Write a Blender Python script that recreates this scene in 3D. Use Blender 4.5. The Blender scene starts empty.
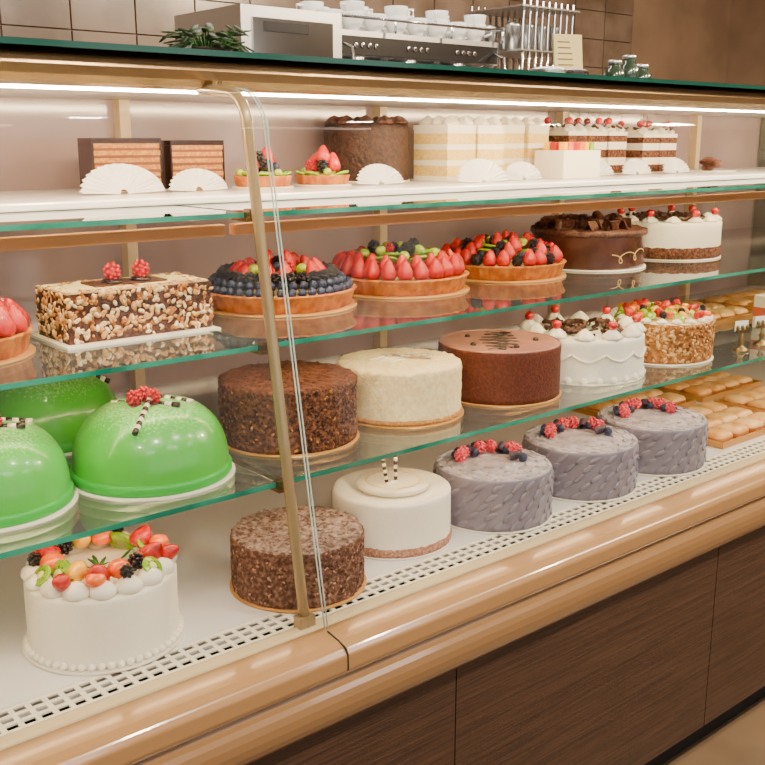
import bpy, math, random
from mathutils import Vector, Matrix, noise
random.seed(7)
R=random.random
def U(a,b): return a+(b-a)*R()
TAU=math.tau
# ------------------------------------------------------------ materials
MATS={}
def lin(c):
    return tuple(((x/255)/12.92 if x/255<=.04045 else ((x/255+.055)/1.055)**2.4) for x in c)+(1,)
def pm(name,c1,c2=None,scale=40,lo=.4,hi=.6,rough=.5,bump=0,bscale=None,kind='noise',stretch=None,coat=0,metal=0,sss=0,emit=0,spec=.5,detail=3,bdist=.004):
    if name in MATS: return MATS[name]
    m=bpy.data.materials.new(name); m.use_nodes=True
    nt=m.node_tree; N=nt.nodes; L=nt.links; b=N['Principled BSDF']
    b.inputs['Base Color'].default_value=lin(c1); b.inputs['Roughness'].default_value=rough
    b.inputs['Metallic'].default_value=metal; b.inputs['Specular IOR Level'].default_value=spec
    b.inputs['Coat Weight'].default_value=coat; b.inputs['Coat Roughness'].default_value=.08
    if emit:
        b.inputs['Emission Color'].default_value=lin(c1); b.inputs['Emission Strength'].default_value=emit
    tc=N.new('ShaderNodeTexCoord'); mp=N.new('ShaderNodeMapping'); L.new(tc.outputs['Object'],mp.inputs['Vector'])
    if stretch: mp.inputs['Scale'].default_value=stretch
    def tex(k,s):
        if k=='voronoi':
            t=N.new('ShaderNodeTexVoronoi'); t.inputs['Scale'].default_value=s; o=t.outputs['Distance']
        else:
            t=N.new('ShaderNodeTexNoise'); t.inputs['Scale'].default_value=s; t.inputs['Detail'].default_value=detail; o=t.outputs['Fac']
        L.new(mp.outputs['Vector'],t.inputs['Vector']); return o
    if c2:
        o=tex(kind,scale); r=N.new('ShaderNodeValToRGB')
        r.color_ramp.elements[0].position=lo; r.color_ramp.elements[0].color=lin(c1)
        r.color_ramp.elements[1].position=hi; r.color_ramp.elements[1].color=lin(c2)
        L.new(o,r.inputs['Fac']); L.new(r.outputs['Color'],b.inputs['Base Color'])
    if bump:
        o=tex('noise',bscale or scale); bp=N.new('ShaderNodeBump'); bp.inputs['Strength'].default_value=bump; bp.inputs['Distance'].default_value=bdist
        L.new(o,bp.inputs['Height']); L.new(bp.outputs['Normal'],b.inputs['Normal'])
    MATS[name]=m; return m
def glassmat(name,tint,haze,gl=1.0,hazecol=(235,240,240)):
    m=bpy.data.materials.new(name); m.use_nodes=True; nt=m.node_tree; N=nt.nodes; L=nt.links
    N.remove(N['Principled BSDF']); out=N['Material Output']
    tr=N.new('ShaderNodeBsdfTransparent'); tr.inputs['Color'].default_value=lin(tint)
    di=N.new('ShaderNodeBsdfDiffuse'); di.inputs['Color'].default_value=lin(hazecol)
    g=N.new('ShaderNodeBsdfGlossy'); g.inputs['Roughness'].default_value=.03
    fr=N.new('ShaderNodeFresnel'); fr.inputs['IOR'].default_value=1.45
    mu=N.new('ShaderNodeMath'); mu.operation='MULTIPLY'; mu.inputs[1].default_value=gl; L.new(fr.outputs[0],mu.inputs[0])
    m1=N.new('ShaderNodeMixShader'); m1.inputs[0].default_value=haze; L.new(tr.outputs[0],m1.inputs[1]); L.new(di.outputs[0],m1.inputs[2])
    m2=N.new('ShaderNodeMixShader'); L.new(mu.outputs[0],m2.inputs[0]); L.new(m1.outputs[0],m2.inputs[1]); L.new(g.outputs[0],m2.inputs[2])
    L.new(m2.outputs[0],out.inputs['Surface']); MATS[name]=m; return m
# ------------------------------------------------------------ mesh builder
def T(x=0,y=0,z=0): return Matrix.Translation((x,y,z))
def RX(a): return Matrix.Rotation(a,4,'X')
def RY(a): return Matrix.Rotation(a,4,'Y')
def RZ(a): return Matrix.Rotation(a,4,'Z')
def S(x,y=None,z=None):
    if y is None: y=z=x
    return Matrix.Diagonal((x,y,z,1))
import bmesh
_ico={}
def ico(n):
    if n not in _ico:
        bm=bmesh.new(); bmesh.ops.create_icosphere(bm,subdivisions=n,radius=1)
        _ico[n]=([v.co.copy() for v in bm.verts],[[v.index for v in f.verts] for f in bm.faces]); bm.free()
    return _ico[n]
class MB:
    def __init__(s): s.v=[];s.f=[];s.mi=[];s.sm=[];s.mats=[]
    def mid(s,m):
        if m not in s.mats: s.mats.append(m)
        return s.mats.index(m)
    def add(s,vs,fs,m,M=None,smooth=True):
        o=len(s.v)
        s.v+= [tuple(M@Vector(v)) for v in vs] if M else [tuple(v) for v in vs]
        ids=[s.mid(k) for k in m] if isinstance(m,list) else [s.mid(m)]*len(fs)
        s.f+=[[i+o for i in f] for f in fs]; s.mi+=ids; s.sm+=[smooth]*len(fs)
    def box(s,x0,x1,y0,y1,z0,z1,m,M=None):
        vs=[(x,y,z) for z in(z0,z1) for y in(y0,y1) for x in(x0,x1)]
        fs=[(0,2,3,1),(4,5,7,6),(0,1,5,4),(2,6,7,3),(0,4,6,2),(1,3,7,5)]
        s.add(vs,fs,m,M,False)
    def lathe(s,prof,seg,m,M=None,rmod=None,disp=0,dsc=60,smooth=True,matf=None):
        vs=[];fs=[];ms=[];n=len(prof);off=Vector((U(0,50),U(0,50),U(0,50))); rows=[]
        for j,(r,z) in enumerate(prof):
            if r<1e-5:
                rows.append([len(vs)]*seg); vs.append(Vector((0,0,z))); continue
            row=[]
            for i in range(seg):
                a=TAU*i/seg; rr=r*(rmod(a,z,j) if rmod else 1); v=Vector((rr*math.cos(a),rr*math.sin(a),z))
                if disp:
                    k=noise.noise(v*dsc+off)*disp; v=v+Vector((math.cos(a)*k,math.sin(a)*k,k if j>0 else 0))
                row.append(len(vs)); vs.append(v)
            rows.append(row)
        for j in range(n-1):
            A,B=rows[j],rows[j+1]; mm=matf(j) if matf else m
            for i in range(seg):
                i2=(i+1)%seg
                if A[0]==A[1]: f=(A[0],B[i2],B[i])
                elif B[0]==B[1]: f=(A[i],A[i2],B[0])
                else: f=(A[i],A[i2],B[i2],B[i])
                fs.append(f); ms.append(mm)
        if prof[0][0]>1e-4: fs.append(tuple(reversed(rows[0]))); ms.append(matf(0) if matf else m)
        if prof[-1][0]>1e-4: fs.append(tuple(rows[-1])); ms.append(matf(n-2) if matf else m)
        s.add(vs,fs,ms,M,smooth)
    def sph(s,r,m,M=None,n=2):
        vs,fs=ico(n); K=S(r) if not isinstance(r,tuple) else S(*r)
        s.add(vs,fs,m,(M@K) if M else K)
    def cyl(s,r,h,m,M=None,seg=24,bev=.0):
        b=min(bev,h/2.01,r/2)
        pr=[(r,0),(r,h)] if b==0 else [(r-b,0),(r,b),(r,h-b),(r-b,h)]
        s.lathe(pr,seg,m,M,smooth=b>0)
    def tube(s,pts,r,m,seg=8,M=None,rf=None,closed=False):
        pts=[Vector(p) for p in pts]; vs=[];fs=[];n=len(pts); up=Vector((0,0,1))
        for k,p in enumerate(pts):
            if closed: d=(pts[(k+1)%n]-pts[k-1])
            else: d=(pts[min(k+1,n-1)]-pts[max(k-1,0)])
            d.normalize(); x=d.cross(up)
            if x.length<.05: x=d.cross(Vector((1,0,0)))
            x.normalize(); y=d.cross(x); rr=r*(rf(k/(n-1)) if rf else 1)
            for i in range(seg):
                a=TAU*i/seg; vs.append(p+x*(rr*math.cos(a))+y*(rr*math.sin(a)))
        for k in range(n if closed else n-1):
            k2=(k+1)%n
            for i in range(seg):
                i2=(i+1)%seg; fs.append((k*seg+i,k*seg+i2,k2*seg+i2,k2*seg+i))
        if not closed: fs+= [tuple(range(seg)),tuple((n-1)*seg+i for i in range(seg-1,-1,-1))]
        s.add(vs,fs,m,M)
    def extr(s,poly,x0,x1,m,M=None,smooth=False):
        n=len(poly); vs=[(x0,y,z) for y,z in poly]+[(x1,y,z) for y,z in poly]
        fs=[(i,(i+1)%n,n+(i+1)%n,n+i) for i in range(n)]+[tuple(range(n-1,-1,-1)),tuple(range(n,2*n))]
        s.add(vs,fs,m,M,smooth)
    def build(s,name,loc=(0,0,0),rot=0,bevel=0,parent=None):
        me=bpy.data.meshes.new(name); me.from_pydata(s.v,[],s.f)
        for m in s.mats: me.materials.append(m)
        me.polygons.foreach_set('material_index',s.mi); me.polygons.foreach_set('use_smooth',s.sm)
        bm=bmesh.new(); bm.from_mesh(me); bmesh.ops.recalc_face_normals(bm,faces=bm.faces); bm.to_mesh(me); bm.free()
        me.update(); o=bpy.data.objects.new(name,me); bpy.context.collection.objects.link(o)
        o.location=loc; o.rotation_euler=(0,0,rot)
        if bevel:
            b=o.modifiers.new('bevel','BEVEL'); b.width=bevel; b.segments=2; b.limit_method='ANGLE'
        if parent: o.parent=parent
        return o
# ------------------------------------------------------------ palette
white=pm('cream_white',(250,243,228),rough=.5,bump=.2,bscale=120)
cream=pm('buttercream_yellow',(248,226,178),(238,210,154),scale=90,rough=.6,bump=.5,bscale=160)
choc=pm('dark_chocolate',(44,20,14),rough=.22,coat=.5)
chocm=pm('chocolate_shavings',(58,26,17),(104,60,42),scale=150,rough=.45,bump=.7,bscale=170)
cocoa=pm('cocoa_crumb',(70,33,17),(138,84,50),scale=130,lo=.42,hi=.68,rough=.85,bump=1,bscale=200)
cocoag=pm('cocoa_crumb_grey',(90,56,42),(148,108,86),scale=130,lo=.42,hi=.68,rough=.85,bump=.8,bscale=200)
cocoatop=pm('cocoa_top',(78,38,19),(108,57,30),scale=90,rough=.9,bump=.5,bscale=220)
cocoasug=pm('cocoa_top_sugared',(92,65,54),(182,162,152),scale=110,lo=.38,hi=.74,rough=.9,bump=.4,bscale=200,detail=6)
milk=pm('milk_chocolate_sponge',(84,31,12),(105,43,17),scale=150,rough=.7,bump=.6,bscale=250)
mauve=pm('mauve_glaze',(174,118,104),(190,136,122),scale=20,rough=.3,coat=.3)
gold=pm('gold_board',(200,146,80),rough=.45,metal=.3)
boardw=pm('white_board',(235,228,215),rough=.5)
greend=pm('green_marzipan_edge',(58,178,62),rough=.4)
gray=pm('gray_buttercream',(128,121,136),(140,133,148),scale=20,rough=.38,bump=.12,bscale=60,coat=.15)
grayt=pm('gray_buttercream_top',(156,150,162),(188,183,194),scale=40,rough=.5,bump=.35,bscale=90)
red=pm('strawberry_red',(182,5,2),(216,28,8),scale=120,rough=.2,bump=.4,bscale=500,coat=.5)
redd=pm('raspberry_red',(190,8,26),rough=.4,coat=.3)
pinkf=pm('frosted_raspberry',(216,34,64),(234,116,136),scale=200,rough=.7)
cherry=pm('cherry_red',(200,4,6),rough=.12,coat=1)
blue=pm('blueberry',(26,30,58),(56,66,104),scale=150,rough=.5)
black=pm('blackberry',(18,8,20),rough=.25,coat=.5)
kiwi=pm('kiwi_green',(150,192,20),(116,166,14),scale=150,rough=.25,coat=.5)
kiwic=pm('kiwi_core',(228,230,140),rough=.35)
seed=pm('kiwi_seed',(20,16,10),rough=.4)
orange=pm('orange_fruit',(250,118,0),(240,86,0),scale=80,rough=.3,coat=.4)
yellow=pm('mango_yellow',(250,186,4),rough=.3,coat=.4)
leaf=pm('leaf_green',(50,116,30),(34,84,22),scale=60,rough=.5)
crust=pm('tart_crust',(210,128,48),(174,92,26),scale=50,rough=.6,bump=.4,bscale=200)
custard=pm('custard',(240,210,130),rough=.4,coat=.3)
almond=pm('almond_flake',(232,190,128),(206,148,84),scale=90,rough=.6)
almondw=pm('almond_flake_pale',(244,226,192),rough=.6)
almb=pm('almond_cake_base',(190,126,62),(148,88,40),scale=90,rough=.8,bump=.7,bscale=150)
sponge=pm('sponge_tan',(204,148,82),(176,116,58),scale=180,rough=.85,bump=.5,bscale=300)
spongey=pm('sponge_yellow',(244,216,138),(230,194,108),scale=180,rough=.85,bump=.5,bscale=300)
paper=pm('paper_white',(246,246,246),rough=.7)
peach=pm('crumb_pink_brown',(160,108,86),(196,152,130),scale=180,rough=.9,bump=.8,bscale=220)
sugar2=pm('white_chocolate',(248,238,216),rough=.35)
grape=pm('green_grape',(180,200,54),(150,178,34),scale=60,rough=.2,coat=.6)
# ------------------------------------------------------------ food parts
def raspberry(m,M,s=.011,mat=None):
    mat=mat or redd; n=26
    m.sph(s*.8,mat,M@T(0,0,s*.9),1)
    for i in range(n):
        z=1-2*(i+.5)/n; r=math.sqrt(1-z*z); a=i*2.39996
        m.sph(s*.3,mat,M@T(r*math.cos(a)*s*.82,r*math.sin(a)*s*.82,s*.95+z*s*.95),1)
def blueberry(m,M,s=.008):
    m.lathe([(0,0),(s*.7,s*.2),(s,s*.85),(s*.8,s*1.5),(s*.4,s*1.75),(s*.42,s*1.85),(s*.25,s*1.7),(0,s*1.6)],10,blue,M)
def strawberry(m,M,s=.014,h=.032,cap=False):
    m.lathe([(0,0),(s*.7,.0),(s,h*.2),(s*.95,h*.42),(s*.68,h*.7),(s*.34,h*.92),(0,h)],12,red,M)
    if cap:
        for i in range(6): 
            m.sph((s*.6,s*.2,s*.07),leaf,M@RZ(i*TAU/6)@T(s*.5,0,-.001)@RY(.3),1)
def kiwis(m,M,s=.015,h=.005):
    m.cyl(s,h,kiwi,M,14,.001); m.cyl(s*.35,h+.0012,kiwic,M,8,.0004)
    for i in range(9):
        a=TAU*i/9; m.sph((s*.1,s*.06,s*.04),seed,M@T(s*.52*math.cos(a),s*.52*math.sin(a),h)@RZ(a),1)
def cherryf(m,M,s=.010,stem=True):
    m.lathe([(0,0),(s*.6,s*.1),(s,s*.8),(s*.85,s*1.5),(s*.4,s*1.8),(0,s*1.65)],14,cherry,M)
    if stem: m.tube([M@Vector((0,0,s*1.6)),M@Vector((.002,0,s*2.6)),M@Vector((.007,.002,s*3.6))],.0007,leaf,5)
def rosette(m,M,r=.016,h=.02,mat=None,lob=6):
    pr=[(r*.75,0),(r,h*.12),(r*1.02,h*.28),(r*.86,h*.45),(r*.8,h*.5),(r*.6,h*.72),(r*.32,h*.9),(0,h*1.05)]
    m.lathe(pr,lob*4,mat or white,M,rmod=lambda a,z,j:1+.11*math.sin(lob*a+z/h*3.5))
def blob(m,M,r,h,mat): m.lathe([(r*.8,0),(r,h*.25),(r*.9,h*.6),(r*.5,h*.88),(0,h)],14,mat,M)
def curl(m,M,r=.006,l=.05,mat=None):
    mat=mat or chocm; n=18; vs=[];fs=[]
    for i in range(n):
        a=i*.62; rr=r*(1-.028*i)
        for x in(-l/2,l/2): vs.append((x,rr*math.cos(a),r+rr*math.sin(a)))
    for i in range(n-1): fs.append((2*i,2*i+1,2*i+3,2*i+2))
    m.add(vs,fs,mat,M)
def stick(m,p0,p1,r=.0042,n=9):
    p0=Vector(p0);p1=Vector(p1)
    for i in range(n):
        a=p0.lerp(p1,i/n); b=p0.lerp(p1,(i+1)/n); m.tube([a,b],r,choc if i%2 else sugar2,10)
def flakes(m,gen,n,mats,s=.008,th=.0012):
    for _ in range(n):
        p,nr=gen(); nr=Vector(nr); q=nr.to_track_quat('Z','Y').to_matrix().to_4x4()
        M=T(*p)@q@RZ(U(0,TAU))@RX(U(-.55,.55)); k=U(.6,1.25)*s
        m.sph((k,k*.6,th),random.choice(mats),M,1)
def cakebody(m,r,h,side,top,disp=0,dsc=60,bev=.006,seg=96,z0=.004,nz=10):
    pr=[(r-.001,0)]+[(r,(h-bev)*i/nz) for i in range(nz+1)]+[(r-bev*.3,h-bev*.3),(r-bev,h)]
    k=len(pr)-1
    pr+=[(r*(1-j/12)-bev*(1-j/12),h) for j in range(1,12)]+[(0,h)]
    m.lathe(pr,seg,None,T(0,0,z0),disp=disp,dsc=dsc,matf=lambda j: side if j<k-1 else top)
def board(m,r,mat=None): m.cyl(r,.004,mat or gold,None,64,.001)
def ring(n,r,off=0):
    for i in range(n):
        a=off+TAU*i/n; yield a,r*math.cos(a),r*math.sin(a)
def dust(m,r,h,n,mat,sz=.0016):
    for _ in range(n):
        a=U(0,TAU); q=r*math.sqrt(R()); m.sph((sz*U(.5,1.4),sz*U(.5,1.4),sz*.4),mat,T(q*math.cos(a),q*math.sin(a),h)@RZ(a),1)
# ------------------------------------------------------------ cakes
H1,H2,H3,H0=1.389,1.179,.9565,.72
def sugardome():
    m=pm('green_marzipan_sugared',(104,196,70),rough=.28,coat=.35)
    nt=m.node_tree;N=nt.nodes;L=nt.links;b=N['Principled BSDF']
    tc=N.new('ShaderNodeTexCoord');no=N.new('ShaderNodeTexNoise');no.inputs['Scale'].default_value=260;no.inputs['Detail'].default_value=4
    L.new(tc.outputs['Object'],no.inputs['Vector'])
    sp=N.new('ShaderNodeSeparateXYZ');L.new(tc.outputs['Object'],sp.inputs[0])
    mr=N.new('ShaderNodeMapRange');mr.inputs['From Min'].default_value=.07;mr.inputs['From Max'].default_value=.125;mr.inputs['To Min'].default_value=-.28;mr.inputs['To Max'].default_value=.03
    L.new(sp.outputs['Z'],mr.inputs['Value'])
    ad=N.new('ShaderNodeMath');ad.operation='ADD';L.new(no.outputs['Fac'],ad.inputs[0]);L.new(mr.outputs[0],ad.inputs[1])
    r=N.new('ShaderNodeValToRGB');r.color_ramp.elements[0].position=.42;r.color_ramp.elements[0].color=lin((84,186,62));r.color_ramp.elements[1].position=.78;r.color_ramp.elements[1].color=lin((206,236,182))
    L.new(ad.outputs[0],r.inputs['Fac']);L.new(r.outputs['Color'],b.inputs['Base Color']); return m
gdome=sugardome()
def dome_cake(x,y,r,rot=0):
    m=MB(); board(m,r+.008,boardw); h=.125
    pr=[(r*.99,0),(r,.006),(r*.985,.02)]
    for i in range(1,17):
        t=i/16*math.pi/2; pr.append((r*.985*max(0,math.cos(t))**.66 if i<16 else 0,.02+(h-.02)*math.sin(t)**.98))
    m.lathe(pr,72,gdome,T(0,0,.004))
    m.lathe([(r*1.0,0),(r*1.02,.003),(r*1.02,.013),(r*.995,.018)],120,greend,T(0,0,.004),rmod=lambda a,z,j:1+.006*math.sin(60*a))
    top=h+.003
    stick(m,(-.060,.012,top-.006),(.052,-.040,top+.000),.0048,10); stick(m,(-.01,.025,top+.004),(.072,-.004,top-.006),.0048); stick(m,(.006,-.028,top+.010),(-.014,-.108,top-.026),.0048,10)
    for dx,dy in((-.020,-.032),(.010,-.026),(-.006,-.008)): raspberry(m,T(dx,dy,top-.001),.0125)
    return m.build('green_marzipan_dome_cake',(x,y,H3),rot)
dome_cake(.475,1.495,.122,-.1); dome_cake(.695,1.785,.128,1.2); dome_cake(.735,1.468,.130,-.55)
def whipped():
    m=MB(); r=.118; h=.112; board(m,r+.010,boardw); cakebody(m,r,h,white,white,.0012,30)
    z=h+.004
    for a,x,y in ring(52,r+.002): m.sph(.0062,white,T(x,y,.009),2)
    for a,x,y in ring(16,r-.018): blob(m,T(x,y,z-.001),.021,.024,white)
    kinds=[0,1,2,4,3,0,2,1,4,0,2,3]
    for i,(a,x,y) in enumerate(ring(14,r-.046,.2)):
        k=kinds[i%12]; M=T(x,y,z+.014)@RZ(a)
        if k==0: strawberry(m,M@RY(.7),.019,.040)
        if k==1: kiwis(m,M@RY(1.0),.025,.007)
        if k==2: m.sph((.020,.018,.015),orange,M@T(0,0,.012),2)
        if k==3: raspberry(m,M,.013,black)
        if k==4: m.sph((.022,.015,.014),yellow,M@T(0,0,.012)@RY(.5),2)
    for i,(a,x,y) in enumerate(ring(13,r-.020,.35)):
        M=T(x,y,z+.020)@RZ(a)
        if i%4==0: m.sph((.016,.016,.011),orange,M@T(0,0,.006),2)
        elif i%4==1: raspberry(m,M,.0105,[black,redd][(i//2)%2])
        elif i%4==2: kiwis(m,M@RY(.8),.018)
        else: strawberry(m,M@RY(1.1),.014,.030,True)
    for i in range(8):
        a=U(0,TAU); q=U(0,.05); m.sph((.013,.004,.001),leaf,T(q*math.cos(a),q*math.sin(a),z+.010)@RZ(a)@RY(-.5),1)
    return m.build('whipped_cream_fruit_cake',(.612,1.42,H0))
whipped()
def cocoa_cake(name,x,y,z,r,h,side,top,extra,topx):
    m=MB(); board(m,r+.006); cakebody(m,r,h,side,top,.005,120,seg=160,nz=16)
    def g():
        a=U(0,TAU); q=r+.001; return (q*math.cos(a),q*math.sin(a),U(.006,h)),(math.cos(a),math.sin(a),0)
    flakes(m,g,900,[side,side,side]+extra,.0042,.0012)
    def g2():
        a=U(0,TAU); q=r*math.sqrt(R())*.97; return (q*math.cos(a),q*math.sin(a),h+.004),(0,0,1)
    flakes(m,g2,300,topx,.0034,.0009)
    return m.build(name,(x,y,z),.4)
cocoa_cake('cocoa_crumb_cake',.968,1.382,H0,.118,.100,cocoag,cocoasug,[peach],[cocoasug,cocoasug,cocoag])
cocoa_cake('chocolate_crumb_cake',1.035,1.498,H3,.127,.115,cocoa,cocoatop,[chocm,chocm,almb],[cocoatop,cocoatop,cocoa])
def whitedisc():
    m=MB(); r=.119;h=.106; board(m,r+.004,boardw); cakebody(m,r,h,white,white,.0006,25)
    m.lathe([(r+.001,0),(r+.003,.006),(r+.0015,.016),(r-.001,.018)],120,peach,T(0,0,.004),disp=.002,dsc=150)
    z=h+.004; m.cyl(.060,.004,white,T(-.005,-.01,z),48,.001); m.cyl(.074,.011,sugar2,T(-.005,-.01,z+.004),48,.003)
    m.lathe([(.055,0),(.055,.0012),(.051,.0012),(.051,0)],40,cream,T(-.005,-.01,z+.0142))
    stick(m,(-.030,-.022,z+.012),(-.042,-.018,z+.086),.0038,11); stick(m,(-.010,-.024,z+.012),(-.006,-.018,z+.096),.0038,11)
    for q in range(4): m.sph((.008,.006,.004),sugar2,T(-.030+q*.008,-.026+.003*q,z+.016),2)
    return m.build('white_cream_cake',(1.238,1.437,H0))
whitedisc()
grayc=pm('dark_violet_chocolate',(58,50,66),(86,78,100),scale=80,rough=.4)
def gray_cake(x,y,r,rot,nb):
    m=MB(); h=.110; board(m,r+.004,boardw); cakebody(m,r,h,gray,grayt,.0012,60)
    rows=5
    for j in range(rows):
        for i in range(22):
            a=TAU*(i+.5*(j%2)+U(-.15,.15))/22; zz=.016+j*(h-.026)/(rows-1)*.97
            m.sph((.0165,.0034,.0062),gray,T((r-.0003)*math.cos(a),(r-.0003)*math.sin(a),zz+U(-.002,.002))@RZ(a+math.pi/2+.14)@RY(U(-.75,-.45)),2)
    for rr,n in((r-.009,24),(r-.030,18),(r-.054,13),(r-.082,8)):
        for a,px,py in ring(n,rr,U(0,1)):
            m.sph((.015,.006,.0016),grayt,T(px,py,h+.004)@RZ(a+math.pi/2+U(-.4,.4))@RX(.15),1)
    z=h+.005
    for i in range(nb):
        a=2.5-3.3*i/(nb-1); q=r*.55
        M=T(q*math.cos(a),q*math.sin(a)*.75+.012,z)
        if i%3!=2: raspberry(m,M,.0135,pinkf); blueberry(m,M@T(.004,.020,0),.010)
        else: curl(m,M@RZ(a)@RY(-.3),.010,.026,grayc); blueberry(m,M@T(0,-.016,0),.010)
    return m.build('gray_buttercream_berry_cake',(x,y,H0),rot)
gray_cake(1.493,1.401,.125,0,9); gray_cake(1.784,1.401,.130,.1,9); gray_cake(2.062,1.401,.133,.2,10)
choc2=pm('marbled_chocolate_strip',(150,110,88),(236,220,200),scale=90,rough=.35)
def creamcake():
    m=MB(); r=.127;h=.105; board(m,r+.007); cakebody(m,r,h,cream,cream,.003,110,seg=140,nz=14)
    m.lathe([(r+.001,0),(r+.004,.004),(r+.001,.01)],100,sponge,T(0,0,.004),disp=.002,dsc=150)
    z=h+.005
    for i in range(9): m.sph((U(.02,.04),.006,.003),sugar2,T(U(-.03,.05),U(-.03,.04),z)@RZ(U(-.4,.4))@RX(U(-.4,.4)),2)
    m.box(-.05,.06,-.008,.008,0,.003,choc2,T(.02,.005,z+.004)@RZ(-.9)@RY(-.06))
    dust(m,r*.95,z-.001,250,sugar2,.002)
    return m.build('vanilla_crumb_cake',(1.312,1.50,H3))
creamcake()
def glazed():
    m=MB(); r=.134;h=.112; board(m,r+.005); cakebody(m,r,h,milk,mauve,.0015,140,bev=.004)
    z=h+.0045
    for k in range(2):
        pts=[]
        for i in range(60):
            t=i/59; pts.append((-.10+.2*t,.035*math.sin(t*38+k)*(1-abs(t-.5))+(.01 if k else -.01),z))
        m.tube(pts,.0014,choc,5,RZ(.8))
    for a,x,y in ring(5,.08,.6): blob(m,T(x,y,z-.001),.007,.007,choc)
    m.tube([( (r-.004)*math.cos(TAU*i/80),(r-.004)*math.sin(TAU*i/80),z-.001) for i in range(80)],.002,mauve,6,closed=True)
    return m.build('glazed_mousse_cake',(1.589,1.482,H3))
glazed()
def cherrycream(name,loc,r,h,side,low,ncher,rot=0):
    m=MB(); board(m,r+.004,boardw); cakebody(m,r,h,side,white,.001,40)
    z=h+.004
    if low: m.lathe([(r+.0015,0),(r+.0035,.004),(r+.003,h*.30),(r-.001,h*.32)],100,low,T(0,0,.004),disp=.003,dsc=140)
    else:
        for i,(a,x,y) in enumerate(ring(26,r-.004)): blob(m,T(x,y,.004),.011,.016,white)
        for k in range(12):
            a0=TAU*k/12; pts=[]
            for i in range(9):
                t=i/8; a=a0+t*TAU/12; pts.append(((r+.002)*math.cos(a),(r+.002)*math.sin(a),h*.72-.016*math.sin(math.pi*t)))
            m.tube(pts,.003,white,6)
    for i,(a,x,y) in enumerate(ring(ncher,r-.021,.2)):
        rosette(m,T(x,y,z-.001),.020 if low else .022,.018 if low else .026)
        if i%2==0: cherryf(m,T(x,y,z+(.014 if low else .021)),.0115)
    for _ in range(75):
        a=U(0,TAU);q=(r-.045)*math.sqrt(R()); M=T(q*math.cos(a),q*math.sin(a),z+U(0,.02)*(1-q/r))@RZ(U(0,TAU))@RY(U(-.5,.5))
        curl(m,M,U(.003,.006),U(.018,.036),chocm)
    return m.build(name,loc,rot)
cherrycream('white_cherry_cake',(1.888,1.493,H3),.147,.098,white,None,12)
cherrycream('black_forest_cake',(2.485,1.683,H2),.152,.098,white,cocoa,13,.3)
def almondfruit():
    m=MB(); r=.132;h=.10; board(m,r+.006,boardw); cakebody(m,r,h,almb,cream,.002,60)
    def g():
        a=U(0,TAU); q=r+.002; return (q*math.cos(a),q*math.sin(a),U(.008,h)),(math.cos(a),math.sin(a),0)
    flakes(m,g,750,[almond,almond,almb],.0075,.0011); z=h+.004
    for i,(a,x,y) in enumerate(ring(20,r-.014)):
        rosette(m,T(x,y,z),.013,.012,white)
    for i in range(46):
        a=i*2.4; q=(r-.015)*math.sqrt((i+.5)/46); M=T(q*math.cos(a),q*math.sin(a),z+.006+.012*(1-q/r))@RZ(a); k=i%6
        if k==0: strawberry(m,M@RY(.8),.013,.028)
        elif k==1: kiwis(m,M@RY(.6),.015)
        elif k==2: m.sph((.014,.011,.009),orange,M@T(0,0,.006),2)
        elif k==3: raspberry(m,M,.009,random.choice([black,redd]))
        elif k==4: m.sph((.016,.008,.008),yellow,M@T(0,0,.006)@RY(.4),2)
        else: m.cyl(.014,.006,grape,M@RY(1.),12,.002)
    return m.build('almond_fruit_cake',(2.195,1.485,H3))
almondfruit()
def tart(name,loc,r,outer,mid,ch=.034,rot=0,sc=1):
    m=MB(); board(m,r+.004,boardw if sc<.6 else gold)
    nf=int(34 if sc>.6 else 20)
    m.lathe([(r*.9,0),(r*.93,.002*sc),(r*.985,ch*.85),(r*1.01,ch*.92),(r*1.0,ch),(r*.955,ch),(r*.94,ch*.85),(0,ch*.85)],nf*6,crust,T(0,0,.004),rmod=lambda a,z,j:1+(.016*math.sin(nf*a) if j<5 else 0))
    m.lathe([(r*.93,0),(r*.6,.012*sc),(0,.016*sc)],40,custard,T(0,0,.002+ch*.85))
    z0=.002+ch*.85
    def row(kind,rr,n,tilt,zz,s=1):
        for i,(a,x,y) in enumerate(ring(n,rr,U(0,1))):
            k=kind[i%len(kind)]; M=T(x,y,z0+zz)@RZ(a+U(-.1,.1)); s2=s*sc if sc<.6 else s
            if k=='s': strawberry(m,M@RY(tilt+U(-.15,.15)),.0145*s2,.036*s2*U(.9,1.1))
            if k=='b': blueberry(m,M,.0088*s2)
            if k=='k': kiwis(m,M@RY(tilt+.3),.018*s2)
            if k=='r': raspberry(m,M,.0115*s2,redd)
            if k=='B': raspberry(m,M,.0115*s2,black)
            if k=='g': m.sph((.011*s2,.009*s2,.009*s2),grape,M@T(0,0,.008*s2),2)
            if k=='o': m.sph((.014*s2,.01*s2,.008*s2),orange,M@T(0,0,.008*s2),2)
    for args in outer+mid: row(*args)
    return m.build(name,loc,rot)
tart('mixed_berry_tart',(1.125,1.655,H2),.154,[('b',.142,44,0,.004),('b',.127,38,0,.014,1.1),('B',.109,26,0,.022,1.1)],[('ssk',.086,15,-.35,.022,1.2),('krg',.058,10,-.6,.036,1.2),('bsk',.028,6,-.3,.040,1.1),('B',.0,1,0,.044)])
tart('strawberry_kiwi_tart',(1.456,1.672,H2),.157,[('s',.136,24,-.15,.006,1.22),('s',.108,19,-.2,.020,1.05)],[('kkg',.082,15,-.7,.040,1.3),('gkB',.052,10,-.5,.048,1.25),('Brb',.02,4,0,.048)],rot=.5)
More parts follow.
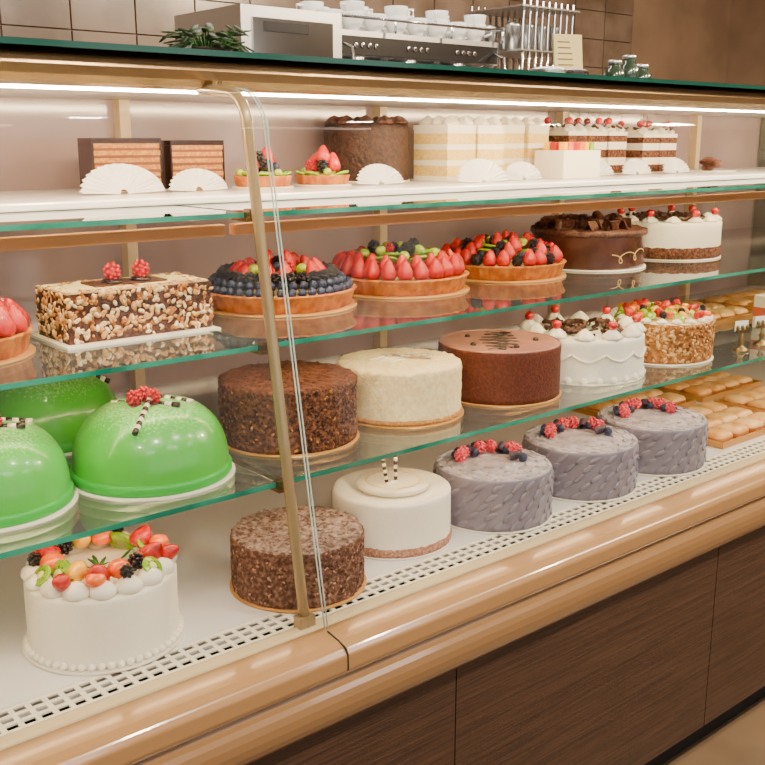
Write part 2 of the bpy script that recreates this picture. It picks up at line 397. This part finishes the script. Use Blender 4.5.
tart('strawberry_blackberry_tart',(1.807,1.69,H2),.157,[('sBs',.138,27,-.15,.006,1.15),('Bsb',.110,21,-.2,.018,1.15)],[('skB',.082,14,-.6,.032,1.2),('kg',.052,9,-.6,.040,1.2),('sB',.02,4,0,.04)],rot=.2)
tart('strawberry_tart',(.458,1.575,H2),.125,[('s',.110,19,-.2,.006,1.25),('s',.084,14,-.2,.020,1.2)],[('sk',.055,9,-.3,.03,1.2),('s',.02,3,0,.036,1.2)])
tart('berry_tartlet',(1.185,1.79,1.403),.060,[('kgk',.046,9,-.7,.004,1.9)],[('rBb',.027,6,-.2,.014,2.2),('sB',.013,2,0,.030,2.2)],.022,0,.5)
tart('berry_tartlet',(1.348,1.80,1.403),.060,[('kgk',.044,8,-.7,.004,2.0)],[('srB',.026,5,-.2,.012,2.3),('rs',.012,2,0,.030,2.3)],.02,1,.5)
goldp=pm('gold_icing',(236,200,130),rough=.3,metal=.2)
def curlcake():
    m=MB(); r=.146;h=.092; board(m,r+.006,boardw)
    ch=pm('chocolate_ganache_side',(66,35,25),(82,49,37),scale=30,rough=.25,bump=.2,bscale=40,coat=.3)
    cakebody(m,r,h,ch,chocm,.0008,30)
    m.lathe([(r+.001,h-.012),(r+.006,h-.006),(r+.004,h+.003),(r-.006,h+.005)],100,chocm,T(0,0,.004),disp=.004,dsc=90)
    for _ in range(36):
        a=U(0,TAU);q=(r-.02)*math.sqrt(R()); M=T(q*math.cos(a),q*math.sin(a),h+.004+.022*(1-q/r)*R())@RZ(U(0,TAU))@RY(U(-.9,.9))
        curl(m,M,U(.009,.014),U(.03,.05),chocm)
    for _ in range(30):
        a=U(0,TAU);q=(r-.025)*math.sqrt(R()); M=T(q*math.cos(a),q*math.sin(a),h+.018)@RZ(U(0,TAU))@RX(U(.8,1.5))
        m.box(-.018,.018,-.016,.016,-.0015,.0015,chocm,M)
    pts=[]
    for i in range(60):
        t=i/59; aa=-2.35+ .75*t+.10*math.sin(t*14); zz=.03+.012*math.cos(t*14)+.012*t
        pts.append(((r+.002)*math.cos(aa),(r+.002)*math.sin(aa),zz))
    m.tube(pts,.0013,goldp,5)
    return m.build('chocolate_curl_cake',(2.125,1.675,H2),.3)
curlcake()
def almondlog():
    m=MB(); L2,W2,h=.130,.062,.084
    m.box(-L2-.012,L2+.006,-W2-.02,W2+.02,0,.004,boardw)
    m.box(-L2,L2,-W2,W2,.004,h,chocm)
    m.box(-L2+.003,L2-.003,-W2+.003,W2-.003,h,h+.003,cream)
    def g():
        k=random.choice('fflrt')
        if k=='f': return (U(-L2,L2),-W2-.002,U(.006,h)),(0,-1,0)
        if k=='l': return (-L2-.002,U(-W2,W2),U(.006,h)),(-1,0,0)
        if k=='r': return (L2+.002,U(-W2,W2),U(.006,h)),(1,0,0)
        x,y=U(-L2,L2),U(-W2,W2)
        if abs(x)<L2-.03 and abs(y)<W2-.025: y=W2*.9*(1 if R()<.5 else -1)
        return (x,y,h+.003),(0,0,1)
    flakes(m,g,850,[almond,almondw,almond,almb],.0066,.0011)
    m.box(-.065,.065,-.03,.03,h+.003,h+.006,chocm)
    for x in(-.026,.026):
        m.sph((.018,.022,.006),choc,T(x,-.008,h+.008),2); raspberry(m,T(x,-.010,h+.010),.0145)
        m.sph((.012,.005,.001),leaf,T(x+.014,-.004,h+.010)@RY(-.4),1)
    return m.build('almond_layer_cake',(.757,1.575,H2))
almondlog()
# ------------------------------------------------------------ top shelf items
opcr=pm('hazelnut_cream',(120,68,36),rough=.6)
def opera(loc,lx,wy,h):
    m=MB(); n=13
    m.box(-lx/2-.006,lx/2+.006,-wy/2-.006,wy/2+.006,0,.002,boardw)
    z=.002; dh=(h-.006)/n
    for i in range(n):
        d=U(-.0015,.0015)
        m.box(-lx/2,lx/2,-wy/2+d,wy/2,z,z+dh*(1.25 if i%2==0 else .75),(sponge if i%2==0 else opcr)); z+=dh*(1.25 if i%2==0 else .75)
    m.box(-lx/2-.002,lx/2+.002,-wy/2-.002,wy/2+.002,z,z+.010,choc)
    m.box(lx/2-.0015,lx/2+.0025,-wy/2-.0015,wy/2+.001,.002,z,choc)
    m.box(-lx/2-.0025,-lx/2+.0015,-wy/2-.0015,wy/2+.001,.002,z,choc)
    return m.build('layered_caramel_cake_slice',loc,0,.0006)
opera((.897,1.85,1.403),.140,.060,.094); opera((1.050,1.85,1.403),.118,.060,.090)
def fan(x,y,r=.075,rot=0,lean=.35):
    m=MB(); n=32; vs=[];fs=[]
    for i in range(n+1):
        a=math.pi*i/n; d=.003*(1 if i%2 else -1); rr=r*(1 if i%2 else .95)
        vs+= [(.008*math.cos(a),0,.008*math.sin(a)),(rr*math.cos(a),d,rr*math.sin(a)*.66+.002)]
    for i in range(n): fs.append((2*i,2*i+1,2*i+3,2*i+2))
    m.add(vs,fs,paper,RX(-lean)@T(0,0,.001),False)
    o=m.build('pleated_paper_fan',(x,y,1.4035),rot); s=o.modifiers.new('th','SOLIDIFY'); s.thickness=.0012
    return o
for x,y,r in((.855,1.755,.086),(1.02,1.765,.066),(1.485,1.76,.070),(1.755,1.70,.085),(1.93,1.73,.07),(2.31,1.80,.08),(2.50,1.80,.07),(2.70,1.80,.07)): fan(x,y,r)
chocd=pm('dark_chocolate_frosting',(46,24,18),(72,43,34),scale=110,rough=.55,bump=.9,bscale=120)
def darkcake():
    m=MB(); r=.102;h=.132; board(m,r+.004,boardw); cakebody(m,r,h,chocd,chocd,.003,90,bev=.010,seg=120,nz=14)
    for a,x,y in ring(11,r-.020): rosette(m,T(x,y,h+.003),.019,.020,chocm)
    return m.build('tall_chocolate_cake',(1.58,1.93,1.403))
darkcake()
def creamslices(name,loc,n,length,depth,h,layers,topk,rr=.020):
    m=MB(); w=length/n
    m.box(-length/2-.004,length/2+.004,-depth/2-.006,depth/2+.006,0,.003,boardw)
    tot=sum(l[1] for l in layers)
    for k in range(n):
        x0=-length/2+k*w+.0025; x1=x0+w-.005; z=.003; dy=U(-.006,.006)
        for mt,th in layers: 
            dh=(h-.012)*th/tot; m.box(x0,x1,-depth/2+dy,depth/2+dy,z,z+dh,mt); z+=dh
        m.box(x0-.0005,x1+.0005,-depth/2+dy-.001,depth/2+dy+.002,z,z+.011,white); z+=.011
        ny=int(depth/(rr*2)); nx=max(1,round(w/(rr*2.05)))
        for j in range(ny):
            for i in range(nx):
                xx=x0+(i+.5)*(x1-x0)/nx; yy=-depth/2+rr+j*rr*2
                rosette(m,T(xx,yy,z-.001),rr,rr*1.15)
                if topk and (i+j+k)%2==0: cherryf(m,T(xx,yy,z+rr),.011)
        if topk:
            for _ in range(14): curl(m,T(U(x0+.005,x1-.005),U(-depth/2,depth/2),z+.010)@RZ(U(0,TAU))@RY(U(-.5,.5)),.004,.02,chocm)
    return m.build(name,loc,0)
wl=[(white,.6),(spongey,1.6),(white,.8),(spongey,1.6),(white,.8),(spongey,1.6),(white,.6)]
creamslices('vanilla_cream_cake_slices',(1.80,1.83,1.403),2,.20,.12,.132,wl,False)
creamslices('vanilla_cream_cake_slices',(2.055,1.90,1.403),2,.17,.12,.134,wl,False)
bf=[(cocoa,1.3),(white,1.2),(cocoa,1.3),(white,1.2),(cocoa,1)]
creamslices('black_forest_cake_slices',(2.40,1.93,1.403),3,.27,.12,.12,bf,True)
creamslices('black_forest_cake_slices',(2.70,1.93,1.403),2,.18,.12,.115,bf,True)
def candybox():
    m=MB(); m.box(-.075,.075,-.05,.05,0,.072,white); m.box(-.078,.078,-.053,.053,0,.003,boardw)
    cols=[yellow,orange,redd,orange,yellow,kiwi]
    for i in range(6):
        for j in range(3): m.box(-.010,.010,-.008,.008,0,.021,cols[(i+j*2)%6],T(-.055+i*.022,-.03+j*.026,.072)@RZ(U(0,1)))
    return m.build('iced_square_cake',(2.13,1.76,1.403),0,.003)
candybox()
m=MB(); 
for i in range(5): m.sph((.04,.02,.012),chocm,T(-.02+U(-.02,.02),U(-.02,.02),.012+i*.006)@RZ(U(0,3)),2)
m.cyl(.07,.004,boardw); m.build('chocolate_pastry',(2.93,1.82,1.403))
# ------------------------------------------------------------ right end goods
tan_=pm('baked_golden',(216,146,76),(190,112,50),scale=30,rough=.5,bump=.3,bscale=60,coat=.2)
tanp=pm('golden_pastry',(228,160,84),(242,196,130),scale=22,rough=.3,coat=.5)
steel=pm('brushed_steel',(206,206,204),rough=.28,metal=1,bump=.05,bscale=80,stretch=(1,30,30))
def tray(x,y,z,nx,ny):
    m=MB(); w,d=.17,.13
    m.box(-w,w,-d,d,0,.004,gold)
    for s_ in(-1,1):
        m.box(-w,w,s_*d-.003,s_*d+.003,0,.016,gold); m.box(s_*w-.003,s_*w+.003,-d,d,0,.016,gold)
    for i in range(nx):
        for j in range(ny):
            cx=-w+.012+(i+.5)*(2*w-.024)/nx; cy=-d+.012+(j+.5)*(2*d-.024)/ny; a=(2*w-.024)/nx/2-.003; b=(2*d-.024)/ny/2-.003
            def sq(an,zz,jj): return 1/((abs(math.cos(an))**5+abs(math.sin(an))**5)**(1/5))
            m.lathe([(.86,0),(1,.006),(1,.014),(.9,.022),(.6,.027),(0,.029)],28,None,T(cx,cy,.004)@S(a,b,1),rmod=sq,matf=lambda q: tan_ if q<2 else tanp)
    return m.build('pastry_tray',(x,y,z),0,0)
tray(2.45,1.46,H0,4,3); tray(2.45,1.76,H0,4,3); tray(2.83,1.46,H0,4,3); tray(2.83,1.76,H0,4,3); tray(3.22,1.5,H0,4,3); tray(2.75,1.75,H3,4,3); tray(3.15,1.75,H3,4,3)
def holder(x,y):
    m=MB(); br=pm('aged_brass',(140,116,78),rough=.3,metal=.8)
    m.lathe([(.022,0),(.022,.004),(.010,.010),(.005,.018),(.009,.028),(.004,.036),(.004,.052),(0,.054)],16,br)
    m.box(-.02,.02,-.004,.004,.048,.056,br)
    for s_ in(-.016,0,.016): m.sph((.005,.005,.009),br,T(s_,0,.062),1)
    m.box(-.022,.022,.004,.0055,.052,.080,paper)
    return m.build('brass_price_card_holder',(x,y,H3),-.3)
for x,y in((2.41,1.375),(2.52,1.38),(2.63,1.38)): holder(x,y)
def pack(x,y,z,c,c2,h,w=.06):
    m=MB(); mt=pm('pack_%d_%d'%c[:2],c,rough=.4); m2=pm('packband_%d_%d'%c2[:2],c2,rough=.5)
    m.box(-w,w,-.035,.035,0,h,mt); m.box(-w-.001,w+.001,-.036,.036,h*.35,h*.65,m2); m.box(-w*.5,w*.5,-.038,.038,h*.7,h*.86,m2)
    return m.build('biscuit_box',(x,y,z),U(-.2,.2),.003)
pack(2.80,1.50,H3,(232,222,206),(206,96,60),.10); pack(3.02,1.47,H3,(238,204,130),(232,222,206),.12); pack(3.25,1.46,H3,(200,70,40),(226,190,110),.13)
# ------------------------------------------------------------ display case
XL,XM,XR=-.62,.875,3.62
YB=2.06
def root(name):
    e=bpy.data.objects.new(name,None); bpy.context.collection.objects.link(e); return e
case=root('refrigerated_display_case')
edge=pm('glass_edge_green',(16,112,94),(50,156,132),scale=8,rough=.1,coat=.5)
glass=glassmat('shelf_glass',(234,246,241),.11,1.7)
pane=glassmat('front_glass',(250,252,252),.0,.42)
beige=pm('beige_lacquer',(166,142,104),rough=.25,coat=.3,metal=.3)
beiged=pm('beige_lacquer_rail',(132,98,64),rough=.3,coat=.4)
ledgec=pm('cream_ledge',(220,196,156),rough=.35,coat=.2)
ledget=pm('tan_ledge',(156,118,78),rough=.26,coat=.5)
ventw=pm('vent_cream',(250,242,224),rough=.4)
tanm=pm('champagne_metal',(146,116,82),rough=.25,metal=.8)
rail=pm('shelf_rail_copper',(210,142,90),rough=.35,metal=.3)
railc=pm('shelf_rail_pale',(232,210,180),rough=.4)
linerw=pm('white_deck',(242,238,238),rough=.25,coat=.4)
wood=pm('dark_wood_panel',(44,28,20),(80,54,39),scale=16,lo=.32,hi=.68,rough=.5,stretch=(.35,1,22),bump=.2,bscale=18,detail=6)
for k,(z,yf) in enumerate(((H1,1.366),(H2,1.337),(H3,1.296))):
    for x0,x1 in((XL+.02,XM-.008),(XM+.008,XR-.02)):
        m=MB(); th=.008
        m.box(x0,x1,yf+.002,YB-.03,z-th,z,glass); m.box(x0,x1,yf,yf+.0025,z-th,z,edge)
        m.build('shelf_glass_%d'%k,parent=case)
        m=MB()
        if k==0: m.box(x0,x1,yf+.055,yf+.075,z-.041,z-.022,rail)
        else: m.box(x0,x1,yf+.055,yf+.075,z-.022,z-.012,railc)
        m.build('shelf_rail_%d'%k,parent=case,bevel=.003)
        m=MB(); 
        n=int((x1-x0)/.8)+1
        for i in range(n):
            xx=x0+.05+i*(x1-x0-.1)/max(1,n-1)
            m.extr([(yf+.06,z-.014),(yf+.06,z-.0085),(YB-.03,z-.0085),(YB-.03,z-.05)],xx-.004,xx+.004,ledgec)
        m.build('shelf_bracket_%d'%k,parent=case)
m=MB(); m.box(XL+.03,XR-.03,1.60,YB-.035,H1+.0005,H1+.0138,linerw); m.build('shelf_liner',parent=case,bevel=.003)
m=MB(); m.box(XL,XR,1.312,YB,H0-.03,H0-.0005,linerw); m.build('deck',parent=case)
m=MB(); vb=pm('vent_dark',(14,12,10),rough=.8); y0,y1=1.246,1.312
m.box(XL,XR,y0,y1,H0-.06,H0-.04,vb)
nr=4
for j in range(nr): 
    yy=y0+.004+j*(y1-y0-.008)/(nr-1); m.box(XL,XR,yy-.0036,yy+.0036,H0-.004,H0-.001,ventw)
x=XL; 
while x<XR: m.box(x,x+.008,y0,y1,H0-.004,H0-.0012,ventw); x+=.0245
m.build('vent_grille',parent=case)
m=MB(); m.extr([(1.248,.69),(1.248,.7195),(1.235,.724),(1.215,.7225),(1.215,.69)],XL,XR,ledgec)
m.extr([(1.2149,.69),(1.2149,.7205),(1.17,.714),(1.154,.708),(1.146,.698),(1.146,.672),(1.152,.662),(1.165,.658),(1.165,.69)],XL,XR,ledget); m.build('front_ledge',parent=case,bevel=.003)
m=MB(); prof=[(1.20,.665),(1.16,.662)]
for i in range(9):
    a=math.pi*.5+math.pi*i/8; prof.append((1.154+.018*math.cos(a),.617+.034*math.sin(a)))
prof+=[(1.16,.578),(1.20,.578)]
m.extr(prof,XL,XR,beiged,smooth=False); m.build('front_rail',parent=case)
m=MB()
px=[XL,.30,1.16,2.02,2.88,XR]
for i in range(5): m.box(px[i]+.0015,px[i+1]-.0015,1.165,1.19,.10,.580,wood)
m.box(XL,XR,1.185,YB+.02,.09,.66,vb); m.box(XL+.02,XR-.02,1.22,YB,0,.10,vb)
m.build('wood_front_panel',parent=case)
m=MB(); 
for xx in(.895,2.6): m.extr([(1.2,.7205),(1.17,.7155),(1.15,.7095),(1.1448,.70),(1.1448,.672),(1.15,.672)],xx,xx+.002,vb)
m.build('ledge_joint',parent=case)
def post(X):
    m=MB(); pts=[(X,1.232,H0-.0)]
    for i in range(1,9): t=i/8; pts.append((X,1.232+.128*t,H0+(1.515-H0)*t))
    for i in range(1,9):
        a=i/8*math.pi*.5; pts.append((X,1.36+.055*(1-math.cos(a)),1.515+.060*math.sin(a)))
    pts+=[(X,1.45,1.578),(X,1.50,1.583)]
    m.tube(pts,.0092,beige,12)
    m.box(X-.015,X+.015,1.224,1.244,H0+.001,H0+.022,beige)
    for z,yf in((H1,1.366),(H2,1.337),(H3,1.296)):
        m.box(X-.013,X+.013,yf-.016,yf+.03,z-.013,z-.008,tanm); m.box(X-.006,X+.006,yf-.014,yf+.004,z-.012,z+.006,tanm)
    m.build('glass_support_post',parent=case,bevel=0)
post(XM); post(XR-.03); post(XL+.03)
prof=[(1.203,H0+.004)]
for i in range(1,11): t=i/10; prof.append((1.203+.135*t,H0+(1.50-H0)*t))
for i in range(1,11):
    a=i/10*math.pi*.5; prof.append((1.338+.075*(1-math.cos(a)),1.50+.080*math.sin(a)))
prof.append((1.47,1.585))
ge=pm('glass_edge_pale',(170,190,184),rough=.15)
for x0,x1 in((XL,.893),(.899,XR)):
    m=MB(); vs=[];fs=[];n=len(prof)
    for (y,z) in prof: vs+=[(x0,y,z),(x1,y,z)]
    for i in range(n-1): fs.append((2*i,2*i+1,2*i+3,2*i+2))
    m.add(vs,fs,pane); m.build('front_glass_pane',parent=case)
    m=MB(); xe=x1 if x0<0 else x0
    m.tube([(xe,y,z) for y,z in prof],.0014,ge,6); m.build('front_glass_edge',parent=case)
m=MB()
cp=[(1.50,1.580),(1.475,1.584),(1.462,1.594),(1.458,1.608),(1.462,1.622),(1.475,1.629),(2.08,1.629),(2.08,1.592),(1.53,1.592),(1.53,1.580)]
m.extr(cp,XL,XR,tanm); m.build('canopy',parent=case)
m=MB(); dark=pm('dark_glass_top',(30,34,34),rough=.08,coat=.6); m.box(XL-.02,XR+.02,1.438,2.10,1.6295,1.639,dark); m.box(XL-.02,XR+.02,1.4365,1.439,1.630,1.6385,pm('dark_green_edge',(18,66,58),rough=.15)); m.build('top_glass',parent=case)
m=MB(); m.box(XL+.03,XR-.03,1.53,2.05,1.584,1.5915,linerw); m.build('canopy_soffit',parent=case)
back=pm('back_panel_frosted',(190,170,170),(160,140,144),scale=2,rough=.12,coat=.7)
m=MB(); m.box(XL,XR,YB,YB+.012,H0-.03,1.592,back); m.build('back_door_panel',parent=case)
m=MB()
for xx in(XL+.1,.30,1.0,1.72,2.44,3.16): m.box(xx-.012,xx+.012,YB-.03,YB,H0,1.584,ledgec)
m.box(XL,XR,YB-.02,YB,H0,H0+.03,ledgec); m.build('back_frame',parent=case)
for X in(XL,XR-.012):
    m=MB(); m.extr([(1.235,H0-.02),(1.36,1.50),(1.45,1.580),(2.07,1.592),(2.07,H0-.02)],X,X+.012,glass); m.box(X-.004,X+.016,1.17,2.08,0,H0-.02,beige); m.build('case_end',parent=case)
def em(name,c,s):
    m=bpy.data.materials.new(name); m.use_nodes=True; b=m.node_tree.nodes['Principled BSDF']; b.inputs['Base Color'].default_value=lin(c); b.inputs['Emission Color'].default_value=lin(c); b.inputs['Emission Strength'].default_value=s; return m
led=em('led_tube_warm_white',(255,222,172),150)
led2=em('led_strip_shelf',(255,216,166),38)
m=MB(); m.box(XL+.05,XR-.05,1.54,1.552,1.577,1.583,led); m.build('canopy_led_tube',parent=case)
for z,yf,za,zb in((H1,1.366,.040,.024),(H2,1.337,.0215,.0125),(H3,1.296,.0215,.0125)):  # the strip under the lowest shelf is added to brighten the deck
    m=MB(); m.box(XL+.05,XM-.02,yf+.0755,yf+.081,z-za,z-zb,led2); m.box(XM+.02,XR-.05,yf+.0755,yf+.081,z-za,z-zb,led2); m.build('shelf_led_strip',parent=case)
# ------------------------------------------------------------ back bar
m=MB(); cw=pm('back_counter_stone',(90,78,70),(70,60,54),scale=12,rough=.3); m.box(.2,5.0,2.55,3.3,1.41,1.45,cw); m.box(.25,4.95,2.6,3.28,0,1.41,wood); m.build('back_counter')
blk=pm('machine_black',(26,24,26),rough=.25,coat=.4)
chrome=pm('machine_chrome',(214,212,210),rough=.12,metal=1)
cup=pm('cup_porcelain',(238,236,232),rough=.15,coat=.5)
def cupm(m,M,s=1):
    m.lathe([(.018*s,0),(.02*s,.004*s),(.034*s,.03*s),(.038*s,.055*s),(.035*s,.055*s),(.03*s,.03*s),(0,.008*s)],18,cup,M)
    m.tube([M@Vector((.034*s+.0,0,.045*s)),M@Vector((.055*s,0,.045*s)),M@Vector((.056*s,0,.025*s)),M@Vector((.031*s,0,.018*s))],.004*s,cup,6)
m=MB()
m.box(1.75,2.14,2.74,3.15,1.45,1.905,steel); m.box(1.79,2.10,2.735,2.745,1.62,1.87,chrome); m.box(1.83,2.0,2.731,2.738,1.83,1.86,blk)
m.box(2.12,2.95,2.80,3.18,1.78,1.865,steel); m.box(2.14,2.93,2.93,3.16,1.47,1.80,blk); m.box(2.12,2.95,2.74,3.18,1.45,1.55,steel)
m.box(2.14,2.93,2.785,2.80,1.785,1.845,blk)
for gx in(2.28,2.52,2.76):
    m.cyl(.04,.06,chrome,T(gx,2.84,1.725),20,.005); m.cyl(.036,.03,blk,T(gx,2.84,1.69),20,.004)
    m.tube([(gx,2.80,1.705),(gx-.02,2.66,1.755)],.014,blk,10)
    for q in range(4): m.cyl(.009,.006,chrome,T(gx-.045+q*.03,2.786,1.815)@RX(math.pi/2),12,.001)
for gx in(2.17,2.90): m.tube([(gx,2.78,1.82),(gx,2.72,1.80),(gx,2.70,1.68),(gx,2.72,1.60)],.006,chrome,8)
m.tube([(2.13,2.77,1.905),(2.94,2.77,1.905)],.006,chrome,8)
for gx in(2.13,2.4,2.67,2.94): m.tube([(gx,2.77,1.86),(gx,2.77,1.905)],.005,chrome,6)
for i in range(8):
    for j in range(3): 
        cupm(m,T(2.18+i*.1,2.86+j*.1,1.866)@RZ(U(0,6)),1.15)
        if (i+j)%2: cupm(m,T(2.18+i*.1,2.86+j*.1,1.90)@RZ(U(0,6)),1.15)
m.build('espresso_machine',bevel=.004)
m=MB()
for i in range(9): m.tube([(3.0+i*.036,2.72,1.47),(3.0+i*.036,2.72,2.02)],.006,chrome,8); m.tube([(3.0+i*.036,3.0,1.47),(3.0+i*.036,3.0,2.02)],.006,chrome,8)
for zz in(1.47,1.66,1.84,2.0): m.box(2.98,3.32,2.71,3.02,zz-.006,zz,steel)
for zz in(1.66,1.84):
    for i in range(4):
        for j in range(2): m.lathe([(.022,0),(.03,.09),(.032,.10),(.029,.10),(.02,.005),(0,.004)],16,steel,T(3.03+i*.08,2.80+j*.12,zz))
m.box(2.98,3.32,2.71,3.02,1.45,1.465,steel); m.build('metal_glass_rack')
m=MB(); yb=pm('menu_paper_yellow',(206,188,130),rough=.8); ink=pm('menu_ink',(120,100,74),rough=.8)
m.box(-.04,.04,-.003,.003,0,.12,yb,RX(-.15))
for i in range(6): m.box(-.03,-.03+U(.03,.055),-.0045,-.0025,.03+i*.014,.0325+i*.014,ink,RX(-.15))
m.box(-.036,.036,-.01,.04,0,.008,steel); m.build('paper_menu_stand',(2.05,1.70,1.639),-.35)
dleaf=pm('leaf_dark',(40,58,34),(60,78,44),scale=60,rough=.5)
def plant(x,y,z,n,hh,k=1):
    m=MB(); pot=pm('dark_pot',(60,48,42),rough=.6)
    m.lathe([(.03,0),(.038,.02),(.040,.022),(.034,.024),(0,.02)],20,pot)
    for i in range(n):
        a=U(0,TAU); l=U(.02,.06)*k; b=Vector((.015*math.cos(a),.015*math.sin(a),.02)); e=b+Vector((l*math.cos(a),l*math.sin(a),U(-.005,hh)))
        m.tube([b,(b+e)/2+Vector((0,0,.01)),e],.0012,leaf,5); m.sph((.018,.009,.002),dleaf,T(*e)@RZ(a)@RY(U(-.3,.7)),1)
    m.build('potted_fern',(x,y,z))
plant(.985,1.66,1.639,90,.035)
m=MB(); m.box(-.10,.10,-.06,.06,0,.005,steel); m.lathe([(.04,0),(.042,.014),(.03,.018),(0,.02)],20,steel,T(-.04,0,.005)); m.lathe([(.035,0),(.037,.014),(.026,.018),(0,.02)],20,choc,T(.05,0,.005)); m.build('serving_tray',(1.87,1.58,1.639),0,.002)
m=MB(); jar=pm('dark_green_jar_glass',(40,58,44),rough=.15,coat=.6)
for dx,hh in((-.06,.05),(0,.065),(.055,.045)):
    m.lathe([(.022,0),(.026,.004),(.026,hh*.7),(.016,hh*.82),(.016,hh),(0,hh)],20,jar,T(dx,0,0)); m.cyl(.018,.01,steel,T(dx,0,hh),16,.002)
m.build('lidded_jars',(2.24,1.66,1.639))
# ------------------------------------------------------------ room
fl=pm('floor_tile',(110,90,70),(94,76,58),scale=3,rough=.4)
wl_=pm('wall_warm',(140,112,88),(124,98,76),scale=2,rough=.8)
ce=pm('ceiling_white',(220,214,204),rough=.9)
def roombox(n,*a):
    m=MB(); m.box(*a); m.build(n)
roombox('floor',-3,6.6,-3.6,4.1,-.05,0,fl); roombox('wall_back',-3,6.6,4.0,4.1,0,3,wl_); roombox('wall_right',6.5,6.6,-3.5,4.0,0,3,wl_); roombox('wall_left',-3.1,-3,-3.5,4.1,0,3,wl_); roombox('ceiling',-3,6.6,-3.6,4.1,3,3.05,ce)
wins=[(-2.4,-1.0),(-.7,.7),(1.0,2.4),(2.7,4.1),(4.4,5.8)]  # unseen windows, added to give structured reflections in the front glass
m=MB(); m.box(-3,6.6,-3.6,-3.5,0,.9,wl_); m.box(-3,6.6,-3.6,-3.5,2.6,3,wl_)
xs=-3
for a,b in wins: m.box(xs,a,-3.6,-3.5,.9,2.6,wl_); xs=b
m.box(xs,6.6,-3.6,-3.5,.9,2.6,wl_); m.build('wall_front')
fr=pm('window_frame_white',(226,220,208),rough=.4)
for a,b in wins:
    m=MB()
    for x0,x1,z0,z1 in((a,a+.05,.9,2.6),(b-.05,b,.9,2.6),(a+.05,b-.05,.9,.95),(a+.05,b-.05,2.55,2.6),((a+b)/2-.02,(a+b)/2+.02,.95,2.55),(a+.05,b-.05,1.98,2.01)): m.box(x0,x1,-3.58,-3.52,z0,z1,fr)
    m.build('window_%d'%(wins.index((a,b))+1))
m=MB(); tile=pm('warm_wall_tile',(122,102,86),(98,80,66),scale=4,rough=.2)
for i in range(20):
    for j in range(7): m.box(-.2+i*.28,-.2+i*.28+.272,3.985,4.0,1.45+j*.16,1.45+j*.16+.154,tile)
m.build('wall_tiles')
def area(name,loc,tgt,sx,sy,e,c=(1,.93,.84)):
    l=bpy.data.lights.new(name,'AREA'); l.shape='RECTANGLE'; l.size=sx; l.size_y=sy; l.energy=e; l.color=c
    o=bpy.data.objects.new(name,l); bpy.context.collection.objects.link(o); o.location=loc
    o.rotation_euler=(Vector(tgt)-Vector(loc)).to_track_quat('-Z','Y').to_euler()
for i,x in enumerate((-.9,.3,1.5,2.7,3.9)):
    area('ceiling_spot_lamp',(x,-.1,2.9),(x+.35,1.5,1.0),.14,.14,36,(1,.86,.65))  # unseen key lights, added for crisper shading and highlights
for x in(-.8,1.2,3.2): area('ceiling_panel_lamp',(x,-1.3,2.95),(x+.4,1.3,1.0),.9,.5,20,(1,.92,.82))  # unseen fill lights, added to lift the enclosed room
area('ceiling_spot_lamp',(4.6,.2,2.9),(2.8,1.5,.9),.2,.2,130,(1,.76,.48))  # unseen warm spot, added for glare from the right
area('ceiling_lamp_back',(2.5,2.6,2.95),(2.5,3.0,0),3.2,.4,70,(1,.93,.84))  # unseen light, added to brighten the back bar and its wall
w=bpy.data.worlds.new('world'); bpy.context.scene.world=w; w.use_nodes=True
w.node_tree.nodes['Background'].inputs[0].default_value=(1,.96,.90,1); w.node_tree.nodes['Background'].inputs[1].default_value=2.0
# ------------------------------------------------------------ camera
c=bpy.data.cameras.new('camera'); co=bpy.data.objects.new('camera',c); bpy.context.collection.objects.link(co)
c.sensor_width=36; c.lens=36*1000/765; c.clip_start=.02
co.location=(0,0,1.5); co.rotation_euler=(math.radians(90-math.degrees(math.atan(.242))),0,math.radians(-40.2))
bpy.context.scene.camera=co
